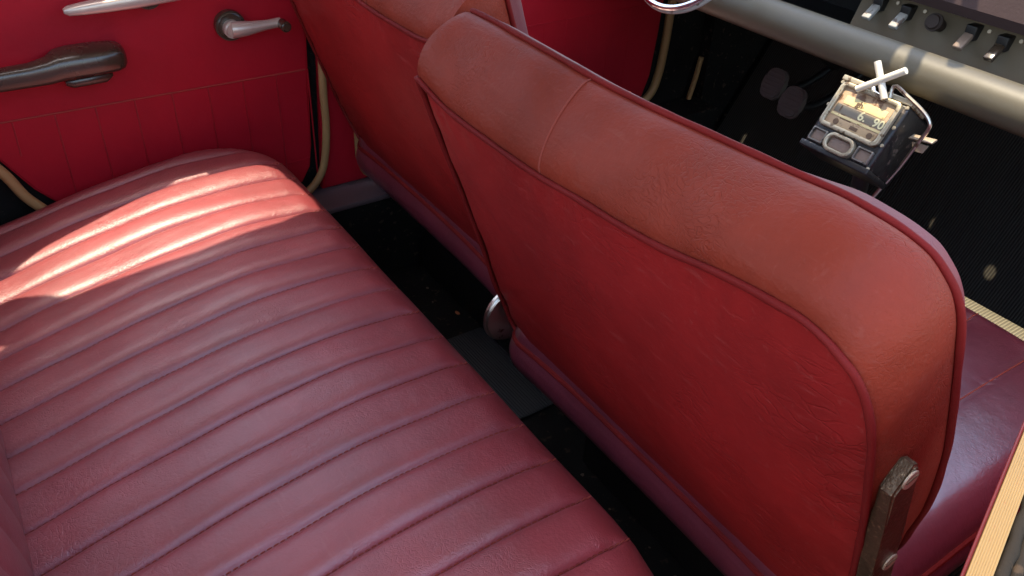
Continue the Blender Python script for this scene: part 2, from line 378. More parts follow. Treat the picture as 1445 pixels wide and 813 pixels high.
# ------------------------------------------------------------------ mats
m = MB(); m.box((.60, .86, .002), (.92, 1.12, .007), .002)
tag(rebase(m.build('floor_mat', M['greymat'])), 'small grey ribbed rubber mat on the floor between the front seats', 'floor mat')
m = MB()
rows = []
for x, z in [(1.0, .004), (1.2, .004), (1.45, .004), (1.60, .006), (1.64, .03), (1.70, .11), (1.80, .26), (1.88, .375)]:
    rows.append([(x, .07 + (1.44 - .07) * k / 20, z) for k in range(21)])
m.grid(rows); m.grid([[(p[0], p[1], p[2] + .005) for p in rr] for rr in rows])
tag(rebase(m.build('floor_mat', M['mat'])), 'large black ribbed rubber mat covering the front footwell under the dashboard', 'floor mat')
for (x, y, s, lb) in [(.705, .745, .006, 'tiny orange crumb lying on the black floor beside the front passenger seat'), (.70, 1.19, .004, 'tiny brown crumb lying on the black floor behind the driver seat')]:
    c = MB(); bm = bmesh.new(); bmesh.ops.create_icosphere(bm, subdivisions=2, radius=s)
    for v in bm.verts: v.co *= random.uniform(.75, 1.2); v.co.z *= .35; v.co.y *= 1.7
    c.bm(bm, Matrix.Translation((x, y, .002)))
    tag(rebase(c.build('crumb', M['crumb'])), lb, 'crumb', 'crumbs on the floor')

for (x, y) in ((.645, .62), (.650, .53), (.648, .47), (.690, 1.30), (.675, 1.25), (.652, .70)):
    c = MB(); bm = bmesh.new(); bmesh.ops.create_icosphere(bm, subdivisions=2, radius=random.uniform(.0018, .0032))
    for v in bm.verts: v.co *= random.uniform(.7, 1.25); v.co.z *= .5
    c.bm(bm, Matrix.Translation((x, y, .0015)))
    tag(rebase(c.build('grit', M['grit'])), 'speck of brown grit on the black floor in the gap behind the front seats', 'grit', 'grit on the floor behind the front seats')
# ------------------------------------------------------------------ cushions
def rrect(x0, x1, y0, y1, rad, n):
    """rounded rectangle outline; rad = (r at x0y0, x1y0, x1y1, x0y1)"""
    pts = []
    cs = [(x0 + rad[0], y0 + rad[0], PI, rad[0]), (x1 - rad[1], y0 + rad[1], 1.5 * PI, rad[1]), (x1 - rad[2], y1 - rad[2], 0, rad[2]), (x0 + rad[3], y1 - rad[3], .5 * PI, rad[3])]
    for cx, cy, a, rr in cs:
        for k in range(13): pts.append((cx + rr * math.cos(a + k / 12 * PI / 2), cy + rr * math.sin(a + k / 12 * PI / 2)))
    P = [Vector((p[0], p[1])) for p in pts]; out = []
    L = [0]; Q = P + [P[0]]
    for a, b in zip(Q, Q[1:]): L.append(L[-1] + (b - a).length)
    j = 0
    for i in range(n):
        dd = L[-1] * i / n
        while L[j + 1] < dd: j += 1
        out.append(Q[j].lerp(Q[j + 1], (dd - L[j]) / max(1e-9, L[j + 1] - L[j])))
    return out
def cushion(mb, per, medial, ztop, rr, zbot, tuck, bulge=.006, K=46):
    """upholstered cushion: outline per, top surface ztop(x,y,d), edge radius rr, side down to zbot"""
    n = len(per); rows = []
    c = Vector((sum(p.x for p in per) / n, sum(p.y for p in per) / n))
    med = [Vector(medial(p)) for p in per]
    ss = [(k / K) ** 1.6 for k in range(K + 1)]
    # inset distance from the outline, by sampling nearest outline point
    for s in reversed(ss):
        row = []
        for p, mm in zip(per, med):
            q = p.lerp(mm, s); i = 0
            row.append((q, s))
        rows.append(row)
    out = []
    for row in rows:
        r = []
        for i, (q, s) in enumerate(row):
            p = per[i]; tg = (per[(i + 1) % n] - per[i - 1]).normalized(); nn = Vector((-tg.y, tg.x))
            dd = abs((q - p).dot(nn))
            if s > .5: dd = max(dd, rr)
            drop = 0 if dd >= rr else rr - math.sqrt(max(0, rr * rr - (rr - dd) ** 2))
            r.append((q.x, q.y, ztop(q.x, q.y, dd) - drop))
        out.append(r)
    edge = out[-1]
    for k in range(1, 9):
        t = k / 8; r = []
        for i, p in enumerate(per):
            tg = (per[(i + 1) % n] - per[i - 1]).normalized(); nn = Vector((-tg.y, tg.x))
            if nn.dot(c - p) < 0: nn = -nn
            off = nn * (tuck * t * t) - nn * bulge * math.sin(PI * min(1, t * 1.3))
            q = p + off
            r.append((q.x, q.y, edge[i][2] + (zbot - edge[i][2]) * t))
        out.append(r)
    mb.grid(out, close_v=True)
    return edge

# ---- rear bench
bench = thing('rear_bench_seat', 'long dark red vinyl rear bench with stitched flutes, sunlit patch at its far end', 'car seat', (.15, .80, 0))
XS = [-.2, -.1, 0, .1, .2, .28, .36, .46]; ZS = [.276, .297, .322, .344, .361, .368, .366, .358]
SEAMS = [1.276 - .0645 * k for k in range(-2, 18)]
def bz(x, y, d):
    z = interp(x, XS, ZS)
    # soften the polyline
    z = (z + interp(x - .03, XS, ZS) + interp(x + .03, XS, ZS)) / 3
    fade = smooth01((d - .018) / .03)
    if y > SEAMS[0]: ph = min(.5, (y - SEAMS[0]) / .0645)
    elif y < SEAMS[-1]: ph = min(.5, (SEAMS[-1] - y) / .0645)
    else: ph = ((1.276 - y) / .0645) % 1.0
    kf = math.floor((1.276 - y) / .0645)
    pil = (1 - abs(2 * ph - 1) ** 3.2) ** .5
    wav = .0012 * math.sin(x * 31 + y * 7) * math.sin(y * 23 - x * 11) + .0016 * math.sin(kf * 2.7 + x * 13) * (4 * ph * (1 - ph) if SEAMS[-1] <= y <= SEAMS[0] else 0) * fade
    return z + (-.0125 * (1 - pil)) * fade + wav
per = rrect(-.19, .445, .13, 1.468, (.05, .28, .13, .06), 2700)
mb = MB()
edge = cushion(mb, per, lambda p: (.13, max(.27, min(1.345, p.y))), bz, .06, .10, .02, K=64)
cu = mb.build('seat_cushion', M['bench'], bench, angle=75)
pp = MB(); pts = [(e[0] + .001, e[1], e[2] - .012) for e in edge[::9] if e[0] > -.1]
k0 = max(range(len(pts)), key=lambda i: (Vector(pts[i]) - Vector(pts[i - 1])).length); pts = pts[k0:] + pts[:k0]
pp.tube(pts, .0042, 8); pp.build('piping', M['piping'], bench)
st = MB()
for sy in SEAMS[1:-1]:
    x = -.10
    while x < .425:
        z0 = bz(x, sy + .0007, .445 - x) + .0004; z1 = bz(x + .0048, sy + .0007, .44 - x) + .0004
        dd = .445 - x; dr = 0 if dd > .06 else .06 - math.sqrt(.0036 - (.06 - dd) ** 2)
        st.tube([(x, sy, z0 - dr), (x + .0024, sy, (z0 + z1) / 2 + .0007 - dr), (x + .0048, sy, z1 - dr)], .0009, 5)
        x += .0072
st.build('stitching', M['thread'], bench)
# backrest of the bench (only its foot is in the picture)
bk = MB(); rows = []
for i in range(60):
    s = i / 59; row = []
    for j in range(420):
        y = .14 + 1.32 * j / 419
        ph = ((1.276 - y) / .0645) % 1.0; pil = (1 - (2 * ph - 1) ** 2) ** .55
        bul = .05 * math.sqrt(max(0, 1 - (2 * min(s, .5) - 1) ** 2)) if s < .5 else .05 * math.sqrt(max(0, 1 - (2 * max(s, .5) - 1) ** 6))
        row.append((-.112 - .17 * s + bul + .006 * pil * min(1, s * 5), y, .262 + .55 * s))
    rows.append(row)
back = [[(p[0] - .09 if 0 < i < 59 else p[0] - .05, p[1], p[2]) for p in r] for i, r in enumerate(rows)]
bk.grid(rows + back[::-1], close_u=True); bk.build('backrest', M['bench'], bench, angle=75)
b = MB(); b.box((-.7, .16, 0.001), (.40, 1.38, .11), .01); b.build('base', M['black'], bench)

# ---- front seats
Rp = [(.421,.799,.696),(.424,.737,.681),(.426,.65,.677),(.428,.576,.676),(.426,.504,.683),(.424,.443,.688),(.421,.388,.696),(.418,.34,.707),(.415,.3,.715),(.413,.27,.719),(.413,.249,.720),(.415,.231,.715),(.417,.218,.708),(.42,.208,.70),(.425,.2,.686),(.431,.194,.667),(.438,.191,.646),(.447,.19,.621),(.462,.189,.575),(.476,.189,.533),(.508,.193,.439),(.535,.20,.36),(.556,.24,.297),(.563,.30,.278)]
Rb = [(.563,.40,.277),(.563,.55,.277),(.562,.68,.279),(.559,.74,.287),(.553,.775,.305),(.540,.783,.345),(.522,.784,.39),(.504,.785,.45),(.475,.790,.536),(.446,.797,.622)]
Fp = [(.493,.801,.760),(.492,.752,.762),(.492,.698,.761),(.493,.631,.759),(.494,.57,.757),(.493,.494,.759),(.492,.428,.763),(.491,.37,.766),(.49,.319,.769),(.489,.291,.771),(.489,.27,.770),(.49,.251,.768),(.491,.236,.765),(.493,.223,.760),(.496,.213,.751),(.5,.204,.739),(.507,.197,.719),(.516,.193,.69),(.527,.19,.657),(.541,.187,.617),(.556,.185,.572),(.579,.188,.504),(.6,.198,.442),(.625,.215,.37),(.64,.26,.33),(.645,.32,.315)]
Fb = [(.645,.45,.315),(.645,.60,.315),(.645,.70,.315),(.640,.765,.33),(.622,.788,.38),(.602,.793,.44),(.560,.795,.56),(.525,.797,.665),(.505,.799,.724)]
def front_seat(label, mirror, shift, loc):
    def T(p):
        p = Vector(p)
        if mirror: p.y = 1.645 - p.y
        return p + Vector(shift)
    root = thing('front_seat', label, 'car seat', loc, 'front seats of the car')
    NP = 260
    # two-piece perimeter: keep the sharp far top corner
    def perim(a, bsec): 
        A = spline(a, NP); B = spline([a[-1]] + bsec + [a[0]], 140)
        return A + B[1:-1]
    R_ = perim(Rp, Rb); F_ = perim(Fp, Fb); n = len(R_)
    cen = sum(R_, Vector()) / n
    nrm = Vector((-1, 0, -.3375)).normalized()       # rear facing normal of the back panel
    # roll / side band
    rows = []; outs = []
    for i in range(n):
        tg = (R_[(i + 1) % n] - R_[i - 1]).normalized() * .5 + (F_[(i + 1) % n] - F_[i - 1]).normalized() * .5
        if i < 3 or i > n - 3: tg = Vector((0, -1, 0)) if i < 3 or i == n - 1 else Vector((-.1, 0, 1))
        ax = (F_[i] - R_[i]).normalized()
        o = tg.cross(ax)
        if o.dot(R_[i] - cen) < 0: o = -o
        outs.append(o.normalized())
    # smooth outward directions a little
    for _ in range(4):
        outs = [(outs[i - 1] + outs[i] * 2 + outs[(i + 1) % n]).normalized() for i in range(n)]
    fl = [0] * n
    for i in range(n):
        o = outs[i]; top = max(0, o.z); bul = .005 + .025 * top ** 1.5
        if i > NP + 20: bul = .010
        row = []
        for k in range(17):
            s = k / 16
            p = R_[i].lerp(F_[i], s)
            prof = max(0, 1 - (2 * s - 1) ** 2) ** .6
            # seam of the roll cover
            ds = (p.y - (.575 + .13 * (1 - s) - .115 + .05 * s)) if False else 0
            wob = .0016 * math.sin(i * .21 + s * 5) * math.sin(i * .087 + 1.3) * prof
            row.append(T(p + o * (bul * prof + wob)))
        rows.append(row)
    mb = MB(); mb.grid(rows, close_u=True)
    roll = mb.build('seat_roll', M['seat_roll'], root, angle=80)
    # cross seam over the roll
    sm = MB(); pts = []
    i0 = min(range(NP), key=lambda i: abs(R_[i].y - .572)); i1 = min(range(NP), key=lambda i: abs(F_[i].y - .582))
    for k in range(17):
        a = i0 + (i1 - i0) * k / 16; ia = int(a)
        pts.append(Vector(rows[ia][k]).lerp(Vector(rows[ia + 1][k]), a - ia) + Vector((0, 0, .0006)))
    sm.tube(pts, .0010, 8); sm.build('seam', M['thread'], root)
    # rear panel (thin pillow) and front cushion face
    def face(Pm, nrm, crown, mat, name, dish=0):
        cy0, cy1 = .36, .63
        zm = lambda y: .49
        rr = []
        for k in range(0, 25):
            s = (k / 24); row = []
            for p in Pm:
                my = max(cy0, min(cy1, p.y)); mx = None
                mz = .495
                med = Vector((0, my, mz)); x0 = sum(q.x + .3375 * (q.z - .3) for q in Pm) / len(Pm)
                med.x = x0 - .3375 * (mz - .3)
                q = p.lerp(med, s); ii_ = row_i = len(row)
                pk = .0011 * math.sin(ii_ * .55 + 2.2 * math.sin(ii_ * .11)) * math.exp(-((s - .10) / .06) ** 2) if crown < .03 else 0
                h = crown * (1 - (1 - min(1, s * 1.6)) ** 2) ** (.8 if crown < .03 else .5) if crown else 0
                up_ = Vector((0, 0, .30 * smooth01((.37 - p.y) / .10) * h)) if crown > .03 else Vector()
                row.append(T(q + up_ + nrm * (h + pk - .003 + .0012 * math.sin(q.y * 21 + q.z * 14) * s)))
            rr.append(row)
        mb = MB(); mb.grid(rr, close_v=True)
        return mb.build(name, mat, root, angle=80)
    face(R_, nrm, .016, M['seat_panel'], 'back_panel')
    face(F_, -nrm, .055, M['front_vinyl'], 'front_face')
    for Pm, sg, nm in ((R_, 1, 'piping'), (F_, -1, 'piping')):
        pb = MB(); pb.tube([T(p + outs[i] * .0025 + nrm * (.001 * sg)) for i, p in enumerate(Pm)], [.0032 + .0003 * math.sin(i * .37) * math.sin(i * .11) for i in range(len(Pm))], 10, closed=True)
        pb.build(nm, M['piping'], root)
    # seat cushion
    per = [T((p.x, p.y, 0)) for p in rrect(.541, 1.118, .195, .792, (.06, .07, .07, .05), 520)]
    per = [Vector((p.x, p.y)) for p in per]
    dz = shift[2]
    def cz(x, y, d):
        u = (x - shift[0] - .55) / .6; yy = (1.645 - y if mirror else y)
        z = .352 + .018 * math.sin(max(0, min(1, u)) * PI * .8) + dz
        v = abs((yy - .49) / .3); z -= .018 * v ** 3
        ph = ((yy - .31) / .09) % 1.0
        return z - .010 * (1 - (1 - (2 * ph - 1) ** 2) ** .4) * smooth01((d - .03) / .03)
    mb = MB(); cxm = .85 + shift[0]; ya, yb = sorted((T((0, .42, 0)).y, T((0, .56, 0)).y))
    e = cushion(mb, per, lambda p: (cxm, max(ya, min(yb, p.y))), cz, .045, .203 + dz, .040, bulge=.012, K=46)
    mb.build('seat_cushion', M['cushion'], root, angle=75)
    pb = MB(); pb.tube([(q[0], q[1], q[2]) for q in e[::3]], .0042, 8, closed=True); pb.build('cushion_piping', M['piping'], root)
    sb = MB()
    for sy in (.31, .40, .49, .58, .67):
        pts = []
        for k in range(40):
            x = .60 + .49 * k / 39 + shift[0]; Y = T((0, sy, 0)).y
            dd = 1.118 + shift[0] - x; dr = 0 if dd > .045 else .045 - math.sqrt(max(0, .045 ** 2 - (.045 - dd) ** 2))
            pts.append((x, Y, cz(x, Y + .0008, dd) - dr + .0006))
        sb.tube(pts, .0011, 6)
    sb.build('seam', M['thread'], root)
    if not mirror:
        ft = MB(); ft.box((1.123, .22, .322), (1.152, .76, .340), .003); ft.build('sunlit_mat_strip', M['beigerib'], root, label='ribbed beige strip in place of a sunlit band of mat, along the front edge of the cushion')  # beige colour stands for the sunlit band of ribbed mat
    fb = MB(); lo, hi = sorted((T((0, .26, 0)).y, T((0, .72, 0)).y)); fb.box((.66 + shift[0], lo, .01), (1.10 + shift[0], hi, .25), .01); fb.build('base_frame', M['black'], root)
    # hinge bracket on the outer side, screws on its face
    if not mirror:
        hb = MB()
        poly = [(.466,.588),(.4800,.6130),(.486,.611),(.492,.600),(.513,.52),(.536,.440),(.575,.33),(.560,.30),(.530,.33),(.4925,.474),(.474,.55)]
        hb.prism(poly, lambda p, d: T((p[0], d, p[1])), .1715, .1845, .0020)
        h = hb.build('hinge_bracket', M['bracket'], root)
        for (x, z) in ((.4795, .600), (.5135, .480)):
            sc = MB(); c = T((x, .1709, z)); sc.cyl(c, (0, 1, 0), .0088, .0016, 28, bev=.0005)
            o = sc.build('screw', M['screw'], h)
            sl = MB(); sl.frame_box(c + Vector((-.006, -.0014, -.0008)), (.012, 0, .003), (0, .0006, 0), (-.0004, 0, .0016)); sl.build('slot', M['bracket'], h)
    # round recliner plate low on the inner side
    dc = MB(); dc.cyl(T((.562, .802, .308)), (0, 1, 0), .046, .012, 36, bev=.004); dc.cyl(T((.562, .811, .308)), (0, 1, 0), .026, .006, 32, bev=.002); dc.cyl(T((.540, .812, .292)), (0, 1, 0), .006, .008, 18, bev=.002)
    dc.build('recliner_plate', M['worn_chrome'], root)
    return root
front_seat('red vinyl front passenger seat nearest the viewer, with steel hinge bracket on its side', False, (0, 0, 0), (.8, .49, 0))
front_seat('red vinyl driver seat farther away, half hidden behind the front passenger seat', True, (.050, -.022, .025), (.845, 1.155, 0))

# ------------------------------------------------------------------ doors of the far side
def dface(p, d): return (p[0], d, p[1])
door = thing('rear_door', 'deep red far rear door panel with armrest, chrome pull and window crank', 'car door', (.2, 1.48, .2))
poly = [(-.30,.80),(-.30,.75),(-.135,.62),(-.06,.49),(-.004,.405),(.035,.335),(.105,.25),(.20,.212),(.46,.212),(.505,.225),(.524,.255),(.532,.30),(.538,.42),(.546,.54),(.556,.66),(.562,.80)]
d = MB(); d.prism(poly, dface, 1.480, 1.494, .004); d.build('door_panel', M['door'], door)
d = MB(); d.prism([(-.30,.80),(-.30,.812),(.565,.812),(.565,.80)], dface, 1.455, 1.494, .004); d.build('window_ledge', M['door'], door)
WIN = [(-0.196, 1.131), (-0.176, 1.0), (-0.076, 0.933), (-0.004, 0.915), (0.116, 0.864), (0.204, 0.817), (0.217, 0.818), (0.223, 0.86), (0.265, 0.852), (0.297, 0.888), (0.314, 0.951), (0.306, 1.072), (0.293, 1.203), (0.27, 1.318), (0.185, 1.393), (0.064, 1.423), (-0.035, 1.39), (-0.116, 1.335), (-0.152, 1.246)]
wf = MB(); inn = [Vector((p[0], p[1])) for p in WIN]; out = []
for p in inn:   # project the hole outline onto the outer rectangle of the frame
    dv = p - Vector((.06, 1.10)); k = min(((.44 if dv.x > 0 else -.265) - .06) / dv.x if abs(dv.x) > 1e-6 else 9e9, ((1.445 if dv.y > 0 else .80) - 1.10) / dv.y if abs(dv.y) > 1e-6 else 9e9)
    out.append(Vector((.06, 1.10)) + dv * max(k, 1.02))
Pf = lambda p, o: Vector(side((p.x, p.y), o))
wf.grid([[Pf(p, 0) for p in inn], [Pf(p, 0) for p in out], [Pf(p, .012) for p in out], [Pf(p, .012) for p in inn]], close_u=True, close_v=True)
wf.build('window_frame', M['bodypaint'], door)
# heat-pressed lines of the panel
ln = MB(); ln.tube([(-.12 + .655 * k / 40, 1.4795, .463 - .004 * (k / 40)) for k in range(41)], .0016, 8); ln.build('welt', M['thread_red'], door)
vl = MB()
for k in range(-2, 9):
    x = .035 + .0632 * k; vl.tube([(x, 1.4803, .459), (x - .003, 1.4803, .22 if x > .15 else (.24 if x > .1 else (.30 if x > .05 else .40)))], .0016, 6)
vl.build('pressed_ribs', M['door_rib'], door)
ln = MB(); ln.tube([(.30, 1.4803, .272), (.44, 1.4803, .272), (.525, 1.4803, .276)], .0012, 6); ln.build('welt', M['door'], door)
# armrest
am = MB()
def lozenge(mb, sections, n=20):
    rows = []
    for (x, yo, yi, zc, hz) in sections:   # outer reach yo, wall yi, centre z, half height
        cy = (yo + yi) / 2; ry = (yi - yo) / 2
        rows.append([(x, cy - ry * math.copysign(abs(math.cos(a)) ** .6, math.cos(a)), zc + hz * math.copysign(abs(math.sin(a)) ** .6, math.sin(a))) for a in [2 * PI * k / n for k in range(n)]])
    b0 = len(mb.v); mb.grid(rows, close_v=True)
    mb.f.append(tuple(b0 + k for k in range(n))); mb.f.append(tuple(b0 + (len(rows) - 1) * n + k for k in reversed(range(n))))
lozenge(am, [(-.20,1.425,1.46,.545,.012),(-.10,1.420,1.455,.545,.014),(0,1.418,1.452,.546,.0155),(.08,1.416,1.452,.547,.017),(.105,1.414,1.458,.549,.019),(.120,1.413,1.475,.552,.021),(.140,1.412,1.482,.553,.0215),(.180,1.412,1.482,.553,.0215),(.205,1.415,1.482,.552,.020),(.216,1.422,1.482,.551,.017),(.222,1.435,1.480,.550,.012)])
am.build('armrest', M['bakelite'], door)
af = MB(); lozenge(af, [(.125,1.44,1.48,.522,.006),(.135,1.436,1.482,.521,.010),(.185,1.436,1.482,.522,.010),(.197,1.445,1.48,.524,.006)]); af.build('armrest_foot', M['bakelite'], door)
# pull handle
ph = MB(); lozenge(ph, [(.147,1.416,1.426,.639,.003),(.153,1.411,1.430,.639,.0065),(.175,1.408,1.432,.640,.0085),(.21,1.407,1.434,.641,.0100),(.25,1.407,1.436,.642,.011),(.285,1.410,1.440,.643,.011),(.32,1.413,1.442,.644,.011)])
h = ph.build('pull_handle', M['satin'], door)
ph = MB(); ph.cyl((.275, 1.458, .640), (0, 1, 0), .021, .044, 28, bev=.004); ph.build('escutcheon', M['bakelite'], h)
# window crank
ck = thing('x', '', '', (0, 0, 0)); bpy.data.objects.remove(ck)
c1 = MB(); c1.cyl((.405, 1.470, .566), (0, 1, 0), .026, .022, 36, bev=.005); e1 = c1.build('window_crank', M['bakelite'], door)
c2 = MB(); c2.tube(spline([(.402, 1.450, .564), (.425, 1.446, .564), (.455, 1.442, .566), (.486, 1.440, .568)], 24), [.0145 - .0060 * smooth01(k / 18) for k in range(24)], 14)
c2.cyl((.404, 1.455, .564), (0, 1, 0), .0155, .02, 24, bev=.004)
a1 = c2.build('crank_arm', M['satin'], e1)
c3 = MB(); c3.cyl((.487, 1.425, .566), (0, 1, 0), .0095, .026, 24, bev=.003); c3.build('crank_knob', M['bakelite'], e1)
# front door
fd = thing('front_door', 'dark red far front door panel seen past the driver seat back', 'car door', (1.05, 1.49, .2))
d = MB(); d.prism([(.675,.80),(.668,.45),(.665,.25),(.70,.205),(1.36,.205),(1.425,.225),(1.444,.28),(1.450,.39),(1.453,.47),(1.462,.80)], dface, 1.484, 1.496, .004); d.build('door_panel', M['door'], fd)
ln = MB(); ln.tube([(.70, 1.4835, .463), (1.44, 1.4835, .463)], .0013, 6); ln.build('welt', M['door'], fd)
vl = MB()
for k in range(11): vl.tube([(.72 + .0632 * k, 1.4843, .46), (.72 + .0632 * k, 1.4843, .23)], .0011, 6)
vl.build('pressed_ribs', M['door'], fd)
d = MB(); d.prism([(.675,.80),(.675,.812),(1.462,.812),(1.462,.80)], dface, 1.46, 1.496, .004); d.build('window_ledge', M['door'], fd)

# near rear door, a little ajar : only the top of it is in the picture
nr = thing('rear_door', 'near rear door edge with ribbed cream window ledge and black rubber window seal', 'car door', (.30, .06, .20))
da = Vector((.952, .306, 0)).normalized(); dn = Vector((-da.y, da.x, 0))    # along the door, and into the car
A0 = Vector((.467, .1197, .700))
def along(t, o, z): return A0 + da * t + dn * o + Vector((0, 0, z - .700))
T0, T1 = -.70, .085
q = MB()
q.frame_box(along(T0, -.0112, .690), da * (T1 - T0), dn * .0110, Vector((0, 0, .0085)), .001)
for k in range(9):
    o = -.0105 + .00122 * k; q.tube([along(T0 + .002, o, .6986), along(T1 - .002, o, .6986)], .00062, 6)
q.build('window_ledge', plain('ledge_cream', (.27, .165, .062), .55, bump=.3, var=.12, spots=((.26, .13, .05), 300, .66)), nr)
q = MB(); q.tube([along(T0, .0010, .6960), along(T1, .0010, .6960)], .0010, 8); q.build('welt', plain('dark_welt', (.10, .008, .010), .5), nr)
q = MB(); q.frame_box(along(T0, -.072, .22), da * (T1 - T0), dn * .006, Vector((0, 0, .4695)) + dn * .066, .001); q.build('door_panel', M['door'], nr)
q = MB(); NN = 90
q.tube([along(T0 + (T1 - T0) * k / NN, -.0150 + .0004 * math.sin(k * 1.7), .6960) for k in range(NN + 1)], [.0034 + .0004 * math.sin(k * 2.3) for k in range(NN + 1)], 10)
q.tube([along(T0, -.0205, .6945), along(T1, -.0205, .6945)], .0030, 10); q.build('window_seal', M['rubber'], nr)
q = MB(); q.frame_box(along(T0, -.130, .20), da * (T1 - T0), dn * .044, Vector((0, 0, .489)) + dn * .070, .004); q.build('outer_skin', M['rubber'], nr)

# ------------------------------------------------------------------ dashboard
dash = thing('dashboard', 'brown dashboard with a grey shelf rail, toggle switches and a pull knob', 'dashboard', (1.3, .75, .55))
t = MB(); t.tube([(1.165, .10 + 1.36 * k / 60, .622) for k in range(61)], .031, 40); t.build('shelf_rail', M['tube'], dash)
t = MB(); t.box((1.185, .11, .592), (1.54, 1.45, .600), .002); t.build('shelf', M['black'], dash)
pn = thing('x', '', '', (0, 0, 0)); bpy.data.objects.remove(pn)
t = MB(); t.prism([(1.282, .604), (1.312, .680), (1.40, .690), (1.40, .604)], lambda p, d: (p[0], d, p[1]), .36, .858, .004); swp = t.build('switch_panel', M['panel'], dash)
t = MB(); t.prism([(1.262, .700), (1.268, .684), (1.30, .677), (1.36, .68), (1.53, .755), (1.53, .832), (1.40, .832), (1.30, .79)], lambda p, d: (p[0], d, p[1]), .10, 1.46, .006); t.build('dash_pad', M['pad'], dash)
t = MB(); t.box((1.40, .10, .60), (1.45, 1.46, .70)); t.build('dash_back', M['black'], dash, smooth=False)
def panelpt(y, z, off):   # point in front of the sloping switch panel
    x = 1.282 + (z - .604) * (.030 / .076)
    return Vector((x, y, z)) + Vector((-.93, 0, .367)) * off
for (y, z, mat, lb) in [(.818, .650, 'ivory', 'ivory toggle switch'), (.766, .650, 'ivory', 'ivory toggle switch'), (.652, .651, 'meter_brown', 'worn brown toggle switch'), (.601, .650, 'bakelite', 'dark toggle switch')]:
    c = panelpt(y, z, 0)
    s = MB(); s.frame_box(c + Vector((-.012, -.010, -.003)), (.022, 0, .0), (0, .018, 0), (0, 0, .022), .002); o = s.build('toggle_switch', M['black'], dash)
    a = Vector((-.80, 0, -.60)); u = Vector((-.60, 0, .80))
    s = MB(); s.frame_box(c + Vector((-.008, -.0085, .002)), a * .030, (0, .015, 0), u * .008, .002); s.build('switch_lever', M[mat], o, label=lb)
c = panelpt(.706, .652, 0)
s = MB(); s.cyl(c + Vector((-.010, 0, .004)), (-.93, 0, .367), .0095, .022, 24); s.cyl(c + Vector((-.022, 0, .009)), (-.93, 0, .367), .014, .012, 32, bev=.004); k_ = s.build('pull_knob', plain('knob', (.03, .018, .014), .6, spec=.25), dash)
s = MB(); s.frame_box(panelpt(.735, .672, .001), (0, -.062, 0), Vector((.367, 0, .93)) * .004, Vector((-.93, 0, .367)) * .002, .0005); s.build('trim_strip', M['worn_chrome'], swp)
for y in (.79, .74, .63, .58):
    s = MB(); s.cyl(panelpt(y, .664, .001), (-.93, 0, .367), .003, .004, 14); s.build('screw', M['screw'], swp)

# ------------------------------------------------------------------ steering wheel and pedals
sw = thing('steering_wheel', 'steering wheel ring of bright chrome with a reddish lower band at the top edge', 'steering wheel', (1.11, 1.06, .71))
cw = Vector((1.112, 1.090, .711)); u = Vector((.5, 0, .866)); vv = Vector((0, 1, 0)); nn = Vector((-.866, 0, .5))
s = MB(); s.tube([cw + (u * math.cos(2 * PI * k / 90) + vv * math.sin(2 * PI * k / 90)) * .112 for k in range(90)], .0055, 14, closed=True); s.build('ring', M['chrome'], sw)
s = MB(); s.tube([cw - nn * .008 + (u * math.cos(2 * PI * k / 90) + vv * math.sin(2 * PI * k / 90)) * .116 for k in range(90)], .0042, 12, closed=True); s.build('ring_band', M['ivory'], sw)
s = MB(); s.cyl(cw - nn * .01, nn, .035, .03, 36, bev=.006); s.build('hub', M['bakelite'], sw)
for a in (PI / 2, -PI / 2, 0):
    s = MB(); s.tube([cw - nn * .008 + (u * math.cos(a) + vv * math.sin(a)) * q for q in (.02, .065, .112)], .006, 10); s.build('spoke', M['chrome'], sw)
s = MB(); s.tube([cw - nn * .02, cw - nn * .60], .02, 20); s.build('column', M['black'], sw)
for (px, py, pz, lb) in [(1.45, 1.102, .387, 'worn black clutch pedal, left of the two pedals'), (1.43, 1.032, .375, 'ribbed black brake pedal beside the taximeter, right of the two pedals')]:
    p = thing('pedal', lb, 'pedal', (px, py, pz - .03), 'foot pedals under the dash')
    s = MB(); pn = Vector((-.90, 0, .44)); pu = Vector((.44, 0, .90))
    pc = Vector((px, py, pz)); s.prism([(q.x, q.y) for q in rrect(-.027, .027, -.033, .033, (.019,) * 4, 44)], lambda p, d: pc + Vector((0, p[0], 0)) + pu * p[1] + pn * d, 0, .014, .004)
    for k in range(6): s.frame_box(Vector((px, py - .020, pz)) - pu * .026 + pu * (k * .0092) + pn * .0135, (0, .04, 0), pu * .004, pn * .002, .0007)
    s.build('pedal_pad', plain('pedal_rubber', (.09, .075, .065), .6, bump=.5), p)
    s = MB(); s.tube(spline([(px + .003, py, pz - .005), (px + .08, py, pz - .02), (px + .2, py, pz + .02), (px + .33, py, pz + .14)], 24), .008, 10); s.build('pedal_arm', M['black'], p)

